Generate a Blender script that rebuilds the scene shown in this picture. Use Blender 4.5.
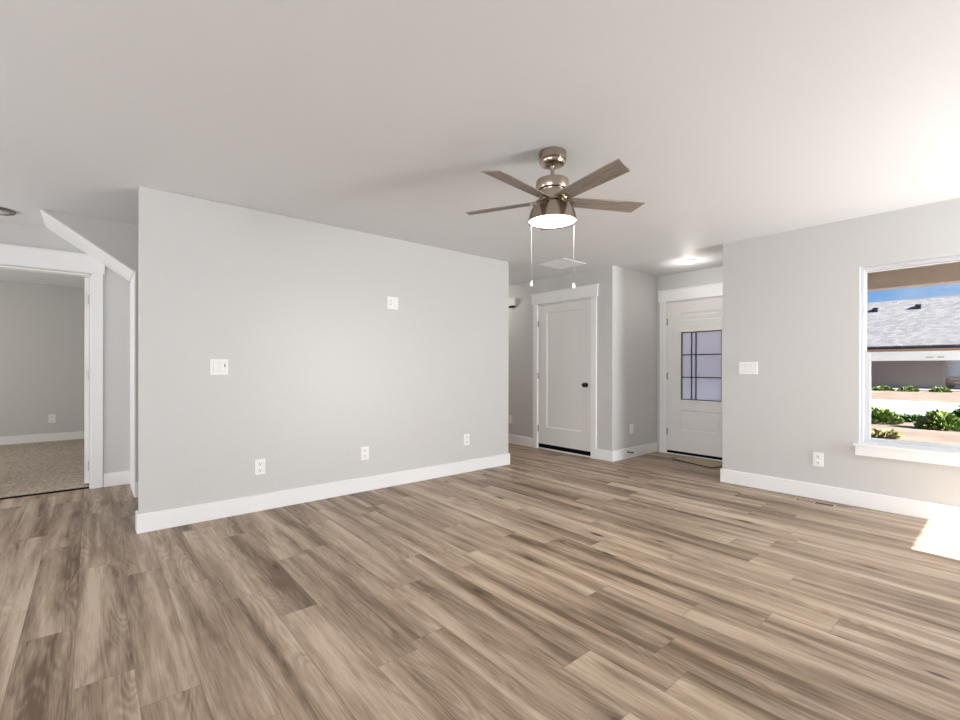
import bpy, bmesh, math, random
from mathutils import Vector, Matrix

# ------------------------------------------------------------------ scene, camera, light
for _o in list(bpy.data.objects):
    bpy.data.objects.remove(_o)
S = bpy.context.scene
COL = S.collection
PI = math.pi
H = 2.44                                   # ceiling height

cam_d = bpy.data.cameras.new('camera')
cam = bpy.data.objects.new('camera', cam_d)
COL.objects.link(cam)
S.camera = cam
YAW, ROLL, PITCH = 0.7018, 0.0017, -0.0008
F_PX, CY = 459.14, 367.8
s_, c_ = math.sin(YAW), math.cos(YAW)
_r, _F, _U = Vector((c_, -s_, 0)), Vector((s_, c_, 0)), Vector((0, 0, 1))
_F2 = _F * math.cos(PITCH) + _U * math.sin(PITCH)
_U2 = _U * math.cos(PITCH) - _F * math.sin(PITCH)
_r3 = _r * math.cos(ROLL) + _U2 * math.sin(ROLL)
_U3 = _U2 * math.cos(ROLL) - _r * math.sin(ROLL)
m = Matrix.Identity(4)
for i in range(3):
    m[i][0], m[i][1], m[i][2] = _r3[i], _U3[i], -_F2[i]
m[2][3] = 1.1682
cam.matrix_world = m
cam_d.sensor_fit = 'HORIZONTAL'
cam_d.sensor_width = 36.0
cam_d.lens = F_PX * 36.0 / 960.0
cam_d.shift_y = (CY - 360.0) / 960.0
cam_d.clip_start = 0.02
cam_d.clip_end = 400

S.view_settings.view_transform = 'Standard'
S.view_settings.look = 'None'
S.view_settings.gamma = 1.0
S.view_settings.exposure = 0.38
S.view_settings.use_curve_mapping = False
S.cycles.max_bounces = 10
S.cycles.diffuse_bounces = 6
S.cycles.caustics_reflective = False
S.cycles.caustics_refractive = False
S.cycles.sample_clamp_indirect = 6.0

# sky: blue gradient with soft clouds
W = bpy.data.worlds.new('sky')
S.world = W
W.use_nodes = True
nt = W.node_tree
nt.nodes.clear()
def wn(t, **k):
    n = nt.nodes.new(t)
    for a, b in k.items():
        setattr(n, a, b)
    return n
w_out = wn('ShaderNodeOutputWorld'); w_bg = wn('ShaderNodeBackground')
w_tc = wn('ShaderNodeTexCoord'); w_sep = wn('ShaderNodeSeparateXYZ')
w_r = wn('ShaderNodeValToRGB'); w_no = wn('ShaderNodeTexNoise'); w_cr = wn('ShaderNodeValToRGB')
w_mx = wn('ShaderNodeMix', data_type='RGBA'); w_map = wn('ShaderNodeMapping')
nt.links.new(w_tc.outputs['Generated'], w_sep.inputs[0])
nt.links.new(w_sep.outputs['Z'], w_r.inputs[0])
w_r.color_ramp.elements[0].position = 0.0; w_r.color_ramp.elements[0].color = (0.30, 0.56, 0.95, 1)
w_r.color_ramp.elements[1].position = 0.5; w_r.color_ramp.elements[1].color = (0.12, 0.33, 0.80, 1)
nt.links.new(w_tc.outputs['Generated'], w_map.inputs[0]); w_map.inputs['Scale'].default_value = (3, 3, 14)
nt.links.new(w_map.outputs[0], w_no.inputs['Vector']); w_no.inputs['Scale'].default_value = 1.6; w_no.inputs['Detail'].default_value = 5
nt.links.new(w_no.outputs['Fac'], w_cr.inputs[0])
w_cr.color_ramp.elements[0].position = 0.52; w_cr.color_ramp.elements[1].position = 0.78
w_cr.color_ramp.elements[1].color = (0.7, 0.7, 0.7, 1)
nt.links.new(w_cr.outputs[0], w_mx.inputs['Factor'])
nt.links.new(w_r.outputs[0], w_mx.inputs['A']); w_mx.inputs['B'].default_value = (0.85, 0.9, 0.95, 1)
nt.links.new(w_mx.outputs['Result'], w_bg.inputs[0]); w_bg.inputs[1].default_value = 0.66
nt.links.new(w_bg.outputs[0], w_out.inputs[0])

sun_d = bpy.data.lights.new('sun', 'SUN'); sun = bpy.data.objects.new('sun', sun_d); COL.objects.link(sun)
sun_d.energy = 25.0; sun_d.angle = 0.0035; sun_d.color = (1.0, 0.975, 0.935)
sun.rotation_euler = Vector((0.05, 1.0, -0.562)).to_track_quat('-Z', 'Y').to_euler()
sun.location = (0, -20, 15)

def area(name, loc, direction, sx, sy, power, color=(1, 1, 1), shape='RECTANGLE'):
    d = bpy.data.lights.new(name, 'AREA'); o = bpy.data.objects.new(name, d); COL.objects.link(o)
    d.shape = shape; d.size = sx; d.size_y = sy; d.energy = power; d.color = color
    o.location = loc; o.rotation_euler = Vector(direction).to_track_quat('-Z', 'Y').to_euler()
    return o
# added fill lamps at the unseen left openings; daylight at back and bedroom openings
area('side_fill', (-3.57, -0.2, 1.25), (1, 0.25, 0.1), 3.5, 1.85, 114, (0.965, 0.98, 1.0))
area('left_fill', (-3.57, 4.3, 1.25), (1, 0.1, 0.6), 2.1, 1.85, 48, (1.0, 0.965, 0.92))
area('daylight_back', (4.33, -2.97, 1.0), (-0.08, 1, 0.75), 0.9, 1.9, 192, (0.95, 0.975, 1.0))
area('daylight_bedroom', (-3.57, 7.9, 1.35), (1, 0, 0.1), 2.1, 1.4, 43, (1.0, 0.94, 0.85))

# ------------------------------------------------------------------ materials
MATS = {}
def new_mat(name):
    mt = bpy.data.materials.new(name); mt.use_nodes = True
    MATS[name] = mt
    return mt, mt.node_tree, mt.node_tree.nodes['Principled BSDF']

def plain(name, col, rough=0.5, metal=0.0, bump=0.0, bscale=200.0, var=0.0, vscale=8.0, spec=0.5, emit=None, estr=0.0, detail=3.0):
    mt, t, b = new_mat(name)
    b.inputs['Base Color'].default_value = (*col, 1)
    b.inputs['Roughness'].default_value = rough
    b.inputs['Metallic'].default_value = metal
    b.inputs['Specular IOR Level'].default_value = spec
    tc = t.nodes.new('ShaderNodeTexCoord')
    if bump > 0:
        n = t.nodes.new('ShaderNodeTexNoise'); n.inputs['Scale'].default_value = bscale; n.inputs['Detail'].default_value = detail
        t.links.new(tc.outputs['Object'], n.inputs['Vector'])
        bp = t.nodes.new('ShaderNodeBump'); bp.inputs['Strength'].default_value = bump; bp.inputs['Distance'].default_value = 0.004
        t.links.new(n.outputs['Fac'], bp.inputs['Height']); t.links.new(bp.outputs[0], b.inputs['Normal'])
    if var > 0:
        n = t.nodes.new('ShaderNodeTexNoise'); n.inputs['Scale'].default_value = vscale; n.inputs['Detail'].default_value = 4
        t.links.new(tc.outputs['Object'], n.inputs['Vector'])
        mr = t.nodes.new('ShaderNodeMapRange'); mr.inputs['To Min'].default_value = 1 - var; mr.inputs['To Max'].default_value = 1 + var
        mr.inputs['From Min'].default_value = 0.3; mr.inputs['From Max'].default_value = 0.7
        t.links.new(n.outputs['Fac'], mr.inputs['Value'])
        mx = t.nodes.new('ShaderNodeMix'); mx.data_type = 'RGBA'; mx.blend_type = 'MULTIPLY'; mx.inputs['Factor'].default_value = 1
        mx.inputs['A'].default_value = (*col, 1); t.links.new(mr.outputs[0], mx.inputs['B'])
        t.links.new(mx.outputs['Result'], b.inputs['Base Color'])
    if emit:
        b.inputs['Emission Color'].default_value = (*emit, 1); b.inputs['Emission Strength'].default_value = estr
    return mt

plain('wall_paint', (0.585, 0.58, 0.57), 0.42, bump=0.22, bscale=55, spec=0.5)
plain('ceiling_paint', (0.735, 0.745, 0.755), 0.58, bump=0.22, bscale=38, spec=0.35)
plain('trim_white', (0.84, 0.84, 0.84), 0.35, spec=0.4, bump=0.02, bscale=30)
plain('door_white', (0.78, 0.765, 0.745), 0.38, spec=0.4, bump=0.02, bscale=40)
plain('vinyl_white', (0.60, 0.615, 0.635), 0.3, bump=0.01)
plain('plastic_white', (0.86, 0.85, 0.83), 0.3, bump=0.01)
plain('rubber_gap_black', (0.006, 0.006, 0.006), 0.8, bump=0.05, spec=0.05)
plain('black_metal', (0.015, 0.014, 0.013), 0.35, metal=0.6, bump=0.02)
plain('hinge_steel', (0.36, 0.35, 0.34), 0.35, metal=0.9, bump=0.02)
plain('slot_dark', (0.022, 0.02, 0.018), 0.8, bump=0.02, spec=0.0)
plain('carpet', (0.40, 0.345, 0.285), 0.95, bump=1.0, bscale=60, var=0.4, vscale=45, spec=0.1)
plain('register_tan', (0.47, 0.36, 0.26), 0.4, bump=0.03)
plain('mat_tan', (0.43, 0.34, 0.24), 0.9, bump=0.4, bscale=300, var=0.15, vscale=60)
plain('mat_edge', (0.05, 0.04, 0.032), 0.85, bump=0.2)
plain('shade_glow', (0.9, 0.88, 0.84), 0.4, emit=(1.0, 0.93, 0.82), estr=6.0, bump=0.01)
plain('frost_lens', (0.55, 0.53, 0.5), 0.4, bump=0.01)
plain('downlight_glow', (0.9, 0.9, 0.9), 0.4, emit=(1.0, 0.96, 0.9), estr=9.0, bump=0.01)
plain('dirt', (0.195, 0.148, 0.115), 0.95, bump=0.6, bscale=6, var=0.25, vscale=1.2, spec=0.1, detail=8)
plain('concrete_white', (0.32, 0.315, 0.30), 0.9, bump=0.2, bscale=20, var=0.05, vscale=3, spec=0.2)
plain('porch_taupe', (0.52, 0.45, 0.385), 0.7, bump=0.1, bscale=20, var=0.06)
plain('siding_gray', (0.30, 0.235, 0.19), 0.8, bump=0.1, bscale=10, var=0.05)
plain('siding_light', (0.5, 0.49, 0.50), 0.8, bump=0.1, bscale=10)
plain('fascia_navy', (0.02, 0.025, 0.06), 0.6, bump=0.05)
plain('frieze_tan', (0.60, 0.40, 0.26), 0.7, bump=0.05)
plain('vent_black', (0.015, 0.015, 0.02), 0.6, bump=0.05)
plain('post_white', (0.85, 0.86, 0.88), 0.6, bump=0.05)
plain('weed_green', (0.12, 0.175, 0.035), 0.7, var=0.5, vscale=5, bump=0.1)
plain('weed_dark', (0.045, 0.095, 0.022), 0.7, var=0.4, vscale=5, bump=0.1)
plain('weed_dry', (0.20, 0.18, 0.075), 0.8, var=0.3, vscale=5, bump=0.1)

def brushed(name, col, rough):
    mt, t, b = new_mat(name)
    b.inputs['Metallic'].default_value = 1.0; b.inputs['Base Color'].default_value = (*col, 1)
    b.inputs['Roughness'].default_value = rough
    b.inputs['Anisotropic'].default_value = 0.6
    tc = t.nodes.new('ShaderNodeTexCoord'); mp = t.nodes.new('ShaderNodeMapping'); mp.inputs['Scale'].default_value = (4, 4, 700)
    n = t.nodes.new('ShaderNodeTexNoise'); n.inputs['Scale'].default_value = 3
    t.links.new(tc.outputs['Object'], mp.inputs[0]); t.links.new(mp.outputs[0], n.inputs['Vector'])
    bp = t.nodes.new('ShaderNodeBump'); bp.inputs['Strength'].default_value = 0.12; bp.inputs['Distance'].default_value = 0.001
    t.links.new(n.outputs['Fac'], bp.inputs['Height']); t.links.new(bp.outputs[0], b.inputs['Normal'])
brushed('nickel', (0.44, 0.375, 0.305), 0.2)
brushed('dark_nickel', (0.22, 0.20, 0.18), 0.35)

def blade_wood():
    mt, t, b = new_mat('blade_wood')
    tc = t.nodes.new('ShaderNodeTexCoord'); mp = t.nodes.new('ShaderNodeMapping'); mp.inputs['Scale'].default_value = (3, 55, 20)
    n = t.nodes.new('ShaderNodeTexNoise'); n.inputs['Scale'].default_value = 2; n.inputs['Detail'].default_value = 5
    r = t.nodes.new('ShaderNodeValToRGB')
    r.color_ramp.elements[0].position = 0.3; r.color_ramp.elements[0].color = (0.20, 0.165, 0.14, 1)
    r.color_ramp.elements[1].position = 0.7; r.color_ramp.elements[1].color = (0.36, 0.305, 0.265, 1)
    t.links.new(tc.outputs['UV'], mp.inputs[0]); t.links.new(mp.outputs[0], n.inputs['Vector'])
    t.links.new(n.outputs['Fac'], r.inputs[0]); t.links.new(r.outputs[0], b.inputs['Base Color'])
    b.inputs['Roughness'].default_value = 0.5
blade_wood()

def glass_mat(name, tint, gloss=0.06):
    mt = bpy.data.materials.new(name); mt.use_nodes = True; MATS[name] = mt
    t = mt.node_tree; t.nodes.clear()
    o = t.nodes.new('ShaderNodeOutputMaterial'); mx = t.nodes.new('ShaderNodeMixShader')
    tr = t.nodes.new('ShaderNodeBsdfTransparent'); tr.inputs[0].default_value = (*tint, 1)
    gl = t.nodes.new('ShaderNodeBsdfGlossy'); gl.inputs['Roughness'].default_value = 0.02
    fr = t.nodes.new('ShaderNodeFresnel'); fr.inputs['IOR'].default_value = 1.45
    ml = t.nodes.new('ShaderNodeMath'); ml.operation = 'MULTIPLY'; ml.inputs[1].default_value = gloss * 10
    t.links.new(fr.outputs[0], ml.inputs[0]); t.links.new(ml.outputs[0], mx.inputs[0])
    t.links.new(tr.outputs[0], mx.inputs[1]); t.links.new(gl.outputs[0], mx.inputs[2]); t.links.new(mx.outputs[0], o.inputs[0])
glass_mat('clear_glass', (0.985, 0.99, 0.99), 0.003)

def frosted(name, col, rough, bump):
    mt, t, b = new_mat(name)
    b.inputs['Base Color'].default_value = (*col, 1); b.inputs['Transmission Weight'].default_value = 1.0
    b.inputs['Roughness'].default_value = rough; b.inputs['IOR'].default_value = 1.25
    tc = t.nodes.new('ShaderNodeTexCoord'); n = t.nodes.new('ShaderNodeTexNoise'); n.inputs['Scale'].default_value = 60
    t.links.new(tc.outputs['Object'], n.inputs['Vector'])
    bp = t.nodes.new('ShaderNodeBump'); bp.inputs['Strength'].default_value = bump; bp.inputs['Distance'].default_value = 0.003
    t.links.new(n.outputs['Fac'], bp.inputs['Height']); t.links.new(bp.outputs[0], b.inputs['Normal'])
def obscure_glass():
    frosted('door_glass', (0.95, 0.96, 1.0), 0.22, 0.1)
    t = MATS['door_glass'].node_tree
    b = t.nodes['Principled BSDF']; o = next(n for n in t.nodes if n.type == 'OUTPUT_MATERIAL')
    mx = t.nodes.new('ShaderNodeMixShader'); tl = t.nodes.new('ShaderNodeBsdfTranslucent')
    tl.inputs[0].default_value = (0.97, 0.96, 0.98, 1); mx.inputs[0].default_value = 0.72
    t.links.new(b.outputs[0], mx.inputs[1]); t.links.new(tl.outputs[0], mx.inputs[2]); t.links.new(mx.outputs[0], o.inputs[0])
obscure_glass()
frosted('textured_glass', (0.98, 0.98, 1.0), 0.3, 0.9)

def shingles():
    mt, t, b = new_mat('shingles')
    tc = t.nodes.new('ShaderNodeTexCoord'); mp = t.nodes.new('ShaderNodeMapping')
    mp.inputs['Scale'].default_value = (1, 1, 1); t.links.new(tc.outputs['UV'], mp.inputs[0])
    br = t.nodes.new('ShaderNodeTexBrick'); br.inputs['Scale'].default_value = 1.0
    br.inputs['Brick Width'].default_value = 0.35; br.inputs['Row Height'].default_value = 0.16; br.inputs['Mortar Size'].default_value = 0.012
    br.inputs['Color1'].default_value = (0.115, 0.112, 0.117, 1); br.inputs['Color2'].default_value = (0.185, 0.178, 0.182, 1); br.inputs['Mortar'].default_value = (0.08, 0.077, 0.08, 1)
    t.links.new(mp.outputs[0], br.inputs['Vector']); t.links.new(br.outputs['Color'], b.inputs['Base Color'])
    b.inputs['Roughness'].default_value = 0.9
shingles()

def stone():
    mt, t, b = new_mat('stone')
    tc = t.nodes.new('ShaderNodeTexCoord'); v = t.nodes.new('ShaderNodeTexVoronoi'); v.inputs['Scale'].default_value = 3.5
    mp = t.nodes.new('ShaderNodeMapping'); mp.inputs['Scale'].default_value = (1, 1, 2.2)
    t.links.new(tc.outputs['Object'], mp.inputs[0]); t.links.new(mp.outputs[0], v.inputs['Vector'])
    r = t.nodes.new('ShaderNodeValToRGB'); r.color_ramp.elements[0].color = (0.16, 0.09, 0.055, 1); r.color_ramp.elements[1].color = (0.6, 0.46, 0.34, 1)
    sp = t.nodes.new('ShaderNodeSeparateColor'); t.links.new(v.outputs['Color'], sp.inputs[0])
    t.links.new(sp.outputs[0], r.inputs[0]); t.links.new(r.outputs[0], b.inputs['Base Color']); b.inputs['Roughness'].default_value = 0.9
stone()

def planks_mat():
    mt, t, b = new_mat('oak_planks')
    N, L = t.nodes.new, t.links.new
    def math_(op, a, bb=None, c=None):
        n = N('ShaderNodeMath'); n.operation = op
        for i, x in enumerate((a, bb, c)):
            if x is None: continue
            if isinstance(x, (int, float)): n.inputs[i].default_value = x
            else: L(x, n.inputs[i])
        return n.outputs[0]
    uv = N('ShaderNodeUVMap'); uv.uv_map = 'grain'
    ed = N('ShaderNodeUVMap'); ed.uv_map = 'edge'
    at = N('ShaderNodeAttribute'); at.attribute_name = 'plank'
    def noise(sx, sy, detail=3.0, rough=0.5, dist=0.0):
        mp = N('ShaderNodeMapping'); mp.inputs['Scale'].default_value = (sx, sy, 1); L(uv.outputs[0], mp.inputs[0])
        n = N('ShaderNodeTexNoise'); n.inputs['Scale'].default_value = 1; n.inputs['Detail'].default_value = detail
        n.inputs['Roughness'].default_value = rough; n.inputs['Distortion'].default_value = dist
        L(mp.outputs[0], n.inputs['Vector']); return n.outputs['Fac']
    def remap(v, a, bb, c=0.0, d=1.0):
        n = N('ShaderNodeMapRange'); n.inputs['From Min'].default_value = a; n.inputs['From Max'].default_value = bb
        n.inputs['To Min'].default_value = c; n.inputs['To Max'].default_value = d; L(v, n.inputs['Value']); return n.outputs[0]
    band = remap(noise(9.0, 0.5, 2.2, 0.48, 0.5), 0.27, 0.73)
    fine = remap(noise(170, 7, 4, 0.6), 0.3, 0.7, -1, 1)
    mid = remap(noise(45, 2.4, 3, 0.55, 0.6), 0.3, 0.7, -1, 1)
    warp = noise(8.0, 1.1, 1.5, 0.5, 0.4)
    ring = math_('SINE', math_('MULTIPLY', warp, 95.0))
    ringm = remap(noise(6.0, 0.9, 2), 0.48, 0.62, 0.0, 1.0)
    ring = math_('MULTIPLY', ring, ringm)
    mp = N('ShaderNodeMapping'); mp.inputs['Scale'].default_value = (8.0, 2.3, 1); L(uv.outputs[0], mp.inputs[0])
    # knots
    vo = N('ShaderNodeTexVoronoi'); vo.inputs['Scale'].default_value = 1.0; L(mp.outputs[0], vo.inputs['Vector'])
    sp = N('ShaderNodeSeparateColor'); L(vo.outputs['Color'], sp.inputs[0])
    keep = math_('GREATER_THAN', sp.outputs[0], 0.35)
    size = remap(sp.outputs[1], 0.0, 1.0, 0.07, 0.17)
    kd = math_('DIVIDE', math_('ADD', vo.outputs['Distance'], math_('MULTIPLY', mid, 0.02)), size)
    knot = math_('MULTIPLY', keep, remap(kd, 0.45, 0.9, 1.0, 0.0))
    halo = math_('MULTIPLY', keep, remap(vo.outputs['Distance'], 0.08, 0.42, 1.0, 0.0))
    fac = math_('ADD', band, math_('MULTIPLY', fine, 0.19))
    fac = math_('ADD', fac, math_('MULTIPLY', mid, 0.15))
    fac = math_('ADD', fac, math_('MULTIPLY', ring, 0.11))
    pl = N('ShaderNodeSeparateColor'); L(at.outputs['Color'], pl.inputs[0])
    fac = math_('ADD', fac, remap(pl.outputs[0], 0, 1, -0.09, 0.13))
    fac = math_('SUBTRACT', fac, math_('MULTIPLY', halo, 0.26))
    r = N('ShaderNodeValToRGB'); L(fac, r.inputs[0])
    e = r.color_ramp.elements
    e[0].position = 0.0; e[0].color = (0.130, 0.084, 0.050, 1)
    e[1].position = 1.0; e[1].color = (0.545, 0.440, 0.338, 1)
    q = e.new(0.5); q.color = (0.345, 0.256, 0.183, 1)
    mk = N('ShaderNodeMix'); mk.data_type = 'RGBA'; L(math_('MULTIPLY', knot, 0.9), mk.inputs['Factor'])
    L(r.outputs[0], mk.inputs['A']); mk.inputs['B'].default_value = (0.05, 0.032, 0.022, 1)
    # joints
    es = N('ShaderNodeSeparateXYZ'); L(ed.outputs[0], es.inputs[0])
    ex = math_('MINIMUM', es.outputs[0], math_('SUBTRACT', 0.181, es.outputs[0]))
    ey = es.outputs[1]
    dmin = math_('MINIMUM', ex, ey)
    seam = remap(dmin, 0.0006, 0.0020, 0.55, 0.0)
    ms = N('ShaderNodeMix'); ms.data_type = 'RGBA'; L(seam, ms.inputs['Factor']); L(mk.outputs['Result'], ms.inputs['A']); ms.inputs['B'].default_value = (0.11, 0.075, 0.05, 1)
    L(ms.outputs['Result'], b.inputs['Base Color'])
    L(remap(fine, -1, 1, 0.40, 0.50), b.inputs['Roughness'])
    b.inputs['Specular IOR Level'].default_value = 0.4
    bp = N('ShaderNodeBump'); bp.inputs['Strength'].default_value = 0.05; bp.inputs['Distance'].default_value = 0.002
    L(math_('SUBTRACT', math_('MULTIPLY', fine, 0.4), math_('MULTIPLY', seam, 2.0)), bp.inputs['Height']); L(bp.outputs[0], b.inputs['Normal'])
planks_mat()

# ------------------------------------------------------------------ mesh helpers
class MB:
    """collects shapes and links them as one mesh object"""
    def __init__(self):
        self.bm = bmesh.new()
    def box(self, x0, x1, y0, y1, z0, z1, bev=0.0, seg=2):
        r = bmesh.ops.create_cube(self.bm, size=1.0)
        vs = r['verts']
        for v in vs:
            v.co = Vector(((x0 + x1) / 2 + v.co.x * abs(x1 - x0), (y0 + y1) / 2 + v.co.y * abs(y1 - y0), (z0 + z1) / 2 + v.co.z * abs(z1 - z0)))
        if bev > 0:
            es = list({e for v in vs for e in v.link_edges})
            bmesh.ops.bevel(self.bm, geom=es, offset=bev, segments=seg, affect='EDGES', profile=0.7)
        return self
    def prism(self, pts, axis, a, b):
        """polygon pts (two coords) extruded along axis from a to b"""
        def mk(p, t):
            if axis == 'y': return (p[0], t, p[1])
            if axis == 'x': return (t, p[0], p[1])
            return (p[0], p[1], t)
        A = [self.bm.verts.new(mk(p, a)) for p in pts]; B = [self.bm.verts.new(mk(p, b)) for p in pts]
        self.bm.faces.new(A); self.bm.faces.new(B)
        n = len(pts)
        for i in range(n):
            self.bm.faces.new((A[i], A[(i + 1) % n], B[(i + 1) % n], B[i]))
        return self
    def lathe(self, prof, seg=48, origin=(0, 0, 0), axis='z'):
        rings = []
        ox, oy, oz = origin
        for r, z in prof:
            if r < 1e-6:
                p = [(0, 0, z)]
            else:
                p = [(r * math.cos(2 * PI * k / seg), r * math.sin(2 * PI * k / seg), z) for k in range(seg)]
            ring = []
            for (x, y, zz) in p:
                if axis == 'y': x, y, zz = x, zz, -y
                if axis == 'x': x, y, zz = zz, x, y
                ring.append(self.bm.verts.new((ox + x, oy + y, oz + zz)))
            rings.append(ring)
        for A, B in zip(rings, rings[1:]):
            for k in range(seg):
                k2 = (k + 1) % seg
                a, a2, b, b2 = A[k % len(A)], A[k2 % len(A)], B[k % len(B)], B[k2 % len(B)]
                vs = []
                for v in (a, a2, b2, b):
                    if v not in vs: vs.append(v)
                if len(vs) >= 3:
                    try: self.bm.faces.new(vs)
                    except ValueError: pass
        return self
    def rod(self, p, q, r, seg=12):
        p, q = Vector(p), Vector(q); d = q - p
        rr = bmesh.ops.create_cone(self.bm, cap_ends=True, segments=seg, radius1=r, radius2=r, depth=d.length)
        bmesh.ops.transform(self.bm, matrix=Matrix.Translation((p + q) / 2) @ d.to_track_quat('Z', 'Y').to_matrix().to_4x4(), verts=rr['verts'])
        return self
    def ball(self, c, r, seg=16, sc=(1, 1, 1)):
        rr = bmesh.ops.create_uvsphere(self.bm, u_segments=seg, v_segments=seg // 2, radius=r)
        bmesh.ops.transform(self.bm, matrix=Matrix.Translation(c) @ Matrix.Diagonal((*sc, 1)), verts=rr['verts'])
        return self
    def build(self, name, mat, parent=None, smooth=False):
        bmesh.ops.recalc_face_normals(self.bm, faces=self.bm.faces[:])
        me = bpy.data.meshes.new(name); self.bm.to_mesh(me); self.bm.free()
        o = bpy.data.objects.new(name, me); COL.objects.link(o)
        me.materials.append(MATS[mat])
        if smooth:
            for p in me.polygons: p.use_smooth = True
            try: me.set_sharp_from_angle(angle=math.radians(35))
            except Exception: pass
        if parent: o.parent = parent
        return o

def tag(o, label, cat, group=None, kind=None):
    o['label'] = label; o['category'] = cat
    if group: o['group'] = group
    if kind: o['kind'] = kind
    return o
def thing(name, loc, rz, label, cat, group=None, kind=None):
    o = bpy.data.objects.new(name, None); COL.objects.link(o)
    o.empty_display_size = 0.1
    o.location = loc; o.rotation_euler = (0, 0, rz)
    return tag(o, label, cat, group, kind)
def struct(name, mb, mat, label, cat):
    return tag(mb.build(name, mat), label, cat, None, 'structure')
def dup(root, loc, rz, label, group=None):
    r = root.copy(); COL.objects.link(r); r.location = loc; r.rotation_euler = (0, 0, rz); r['label'] = label
    if group: r['group'] = group
    for ch in list(root.children):
        c = ch.copy(); COL.objects.link(c); c.parent = r
        for g in list(ch.children):
            d = g.copy(); COL.objects.link(d); d.parent = c
    return r

YA, XB, YB, YE, XD = 4.008, 4.94, 1.990, 3.296, 6.018
YS, YD, YF, XE = 5.13, 5.77, 9.75, 0.291      # stair wall, doorway wall, bedroom far wall, stair end
XL, YK = -3.6, -3.0                            # left and back walls of the room
T = 0.12
BT, BH = 0.016, 0.133                          # baseboard
RB = -PI / 2                                   # facing for things mounted on walls that look towards -x

# ------------------------------------------------------------------ floor
rnd = random.Random(11)
PW, PO, PL = 0.181, 0.127, 1.28
known = {1: 2.90, 2: 2.56, 3: 2.245, 5: 2.96, 7: 1.153, 8: 0.832, 10: 1.436, 11: 1.034, 0: 1.95, -1: 3.496, -2: 2.732, 4: 1.62, 6: 3.42, 9: 2.25, 12: 2.05, 13: 0.55, 14: 1.4}
bm = bmesh.new()
uvg = bm.loops.layers.uv.new('grain'); uve = bm.loops.layers.uv.new('edge'); cl = bm.loops.layers.color.new('plank')
k0 = int(math.floor((XL - PO) / PW)); k1 = int(math.ceil((6.10 - PO) / PW))
for k in range(k0, k1):
    row = k + 1 if k >= 0 else k + 1
    x0, x1 = PO + k * PW, PO + (k + 1) * PW
    j = known.get(k + 0, None)
    j = known[k] if k in known else rnd.uniform(0, PL)
    ylo, yhi = YK - 0.1, (8.1 if x0 > 0.28 else YD + 0.055)
    y = j - math.ceil((j - ylo) / PL) * PL
    while y < yhi:
        ya, yb = max(y, ylo), min(y + PL, yhi)
        if yb - ya > 0.002:
            xa, xb = max(x0, XL - 0.1), min(x1, 6.10)
            vs = [bm.verts.new(c) for c in ((xa, ya, 0), (xb, ya, 0), (xb, yb, 0), (xa, yb, 0))]
            f = bm.faces.new(vs)
            ou, ov = rnd.uniform(0, 40), rnd.uniform(0, 90); fl = rnd.choice((-1, 1)); cc = rnd.random()
            for l in f.loops:
                l[uvg].uv = (ou + fl * (l.vert.co.x - x0), ov + l.vert.co.y)
                ey = min(l.vert.co.y - y, y + PL - l.vert.co.y)
                l[uve].uv = (l.vert.co.x - x0, max(ey, 0.0))
                l[cl] = (cc, rnd.random(), rnd.random(), 1)
            # the along-plank distance must fold in the middle: split the plank in two there
            ym = y + PL / 2
            if ya + 0.01 < ym < yb - 0.01:
                e1 = [e for e in f.edges if abs(e.verts[0].co.y - e.verts[1].co.y) > 0.001]
                nv = []
                for e in e1:
                    va = e.verts[0]; t_ = (ym - va.co.y) / (e.other_vert(va).co.y - va.co.y)
                    _, v_ = bmesh.utils.edge_split(e, va, t_); nv.append(v_)
                for l in f.loops:
                    if l.vert in nv:
                        l[uvg].uv = (ou + fl * (l.vert.co.x - x0), ov + ym); l[uve].uv = (l.vert.co.x - x0, PL / 2); l[cl] = (cc, 0, 0, 1)
                bmesh.utils.face_split(f, nv[0], nv[1])
        y += PL
r = bmesh.ops.create_cube(bm, size=1.0)
for v in r['verts']:
    v.co = Vector((1.25 + v.co.x * 9.7, 2.5 + v.co.y * 11.2, -0.075 + v.co.z * 0.14))
me = bpy.data.meshes.new('floor'); bm.to_mesh(me); bm.free()
fo = bpy.data.objects.new('floor', me); COL.objects.link(fo); me.materials.append(MATS['oak_planks'])
tag(fo, 'light brown oak plank floor running through the whole room', 'floor', None, 'structure')

cb = MB(); cb.box(XL, 0.23, YD + 0.055, YF, -0.004, 0.012)
struct('floor_bedroom', cb, 'carpet', 'beige carpet on the floor beyond the left doorway', 'floor')

# ------------------------------------------------------------------ ceiling and walls
struct('ceiling', MB().box(XL - 0.2, 6.17, YK - 0.15, 9.95, H, H + 0.12), 'ceiling_paint', 'pale textured ceiling over the whole room', 'ceiling')
struct('wall_center', MB().box(0.256, 3.84, YA, YA + T, 0, H, 0.006), 'wall_paint', 'wide grey wall in the middle of the room', 'wall')
struct('wall_hall', MB().box(3.72, 3.84, YA + T, 8.0, 0, H), 'wall_paint', 'grey wall along the hall behind the middle wall', 'wall')
WZ0, WZ1, WY0, WY1 = 0.53, 2.03, -0.62, 0.898       # window in the right wall
wb = MB()
wb.box(XB, XB + 0.15, WY1, YB, 0, H).box(XB, XB + 0.15, YK, WY0, 0, H).box(XB, XB + 0.15, WY0, WY1, 0, WZ0).box(XB, XB + 0.15, WY0, WY1, WZ1, H)
wb.box(XB + 0.15, XD, YB - T, YB, 0, H)
struct('wall_right', wb, 'wall_paint', 'grey wall on the right around the window', 'wall')
DY0, DY1, DZ = 3.602, 4.548, 2.075                   # closet door opening
wc = MB(); wc.box(XB, XB + T, YE, DY0, 0, H).box(XB, XB + T, DY1, 8.0, 0, H).box(XB, XB + T, DY0, DY1, DZ, H)
struct('wall_closet', wc, 'wall_paint', 'grey wall around the closet door', 'wall')
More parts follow.
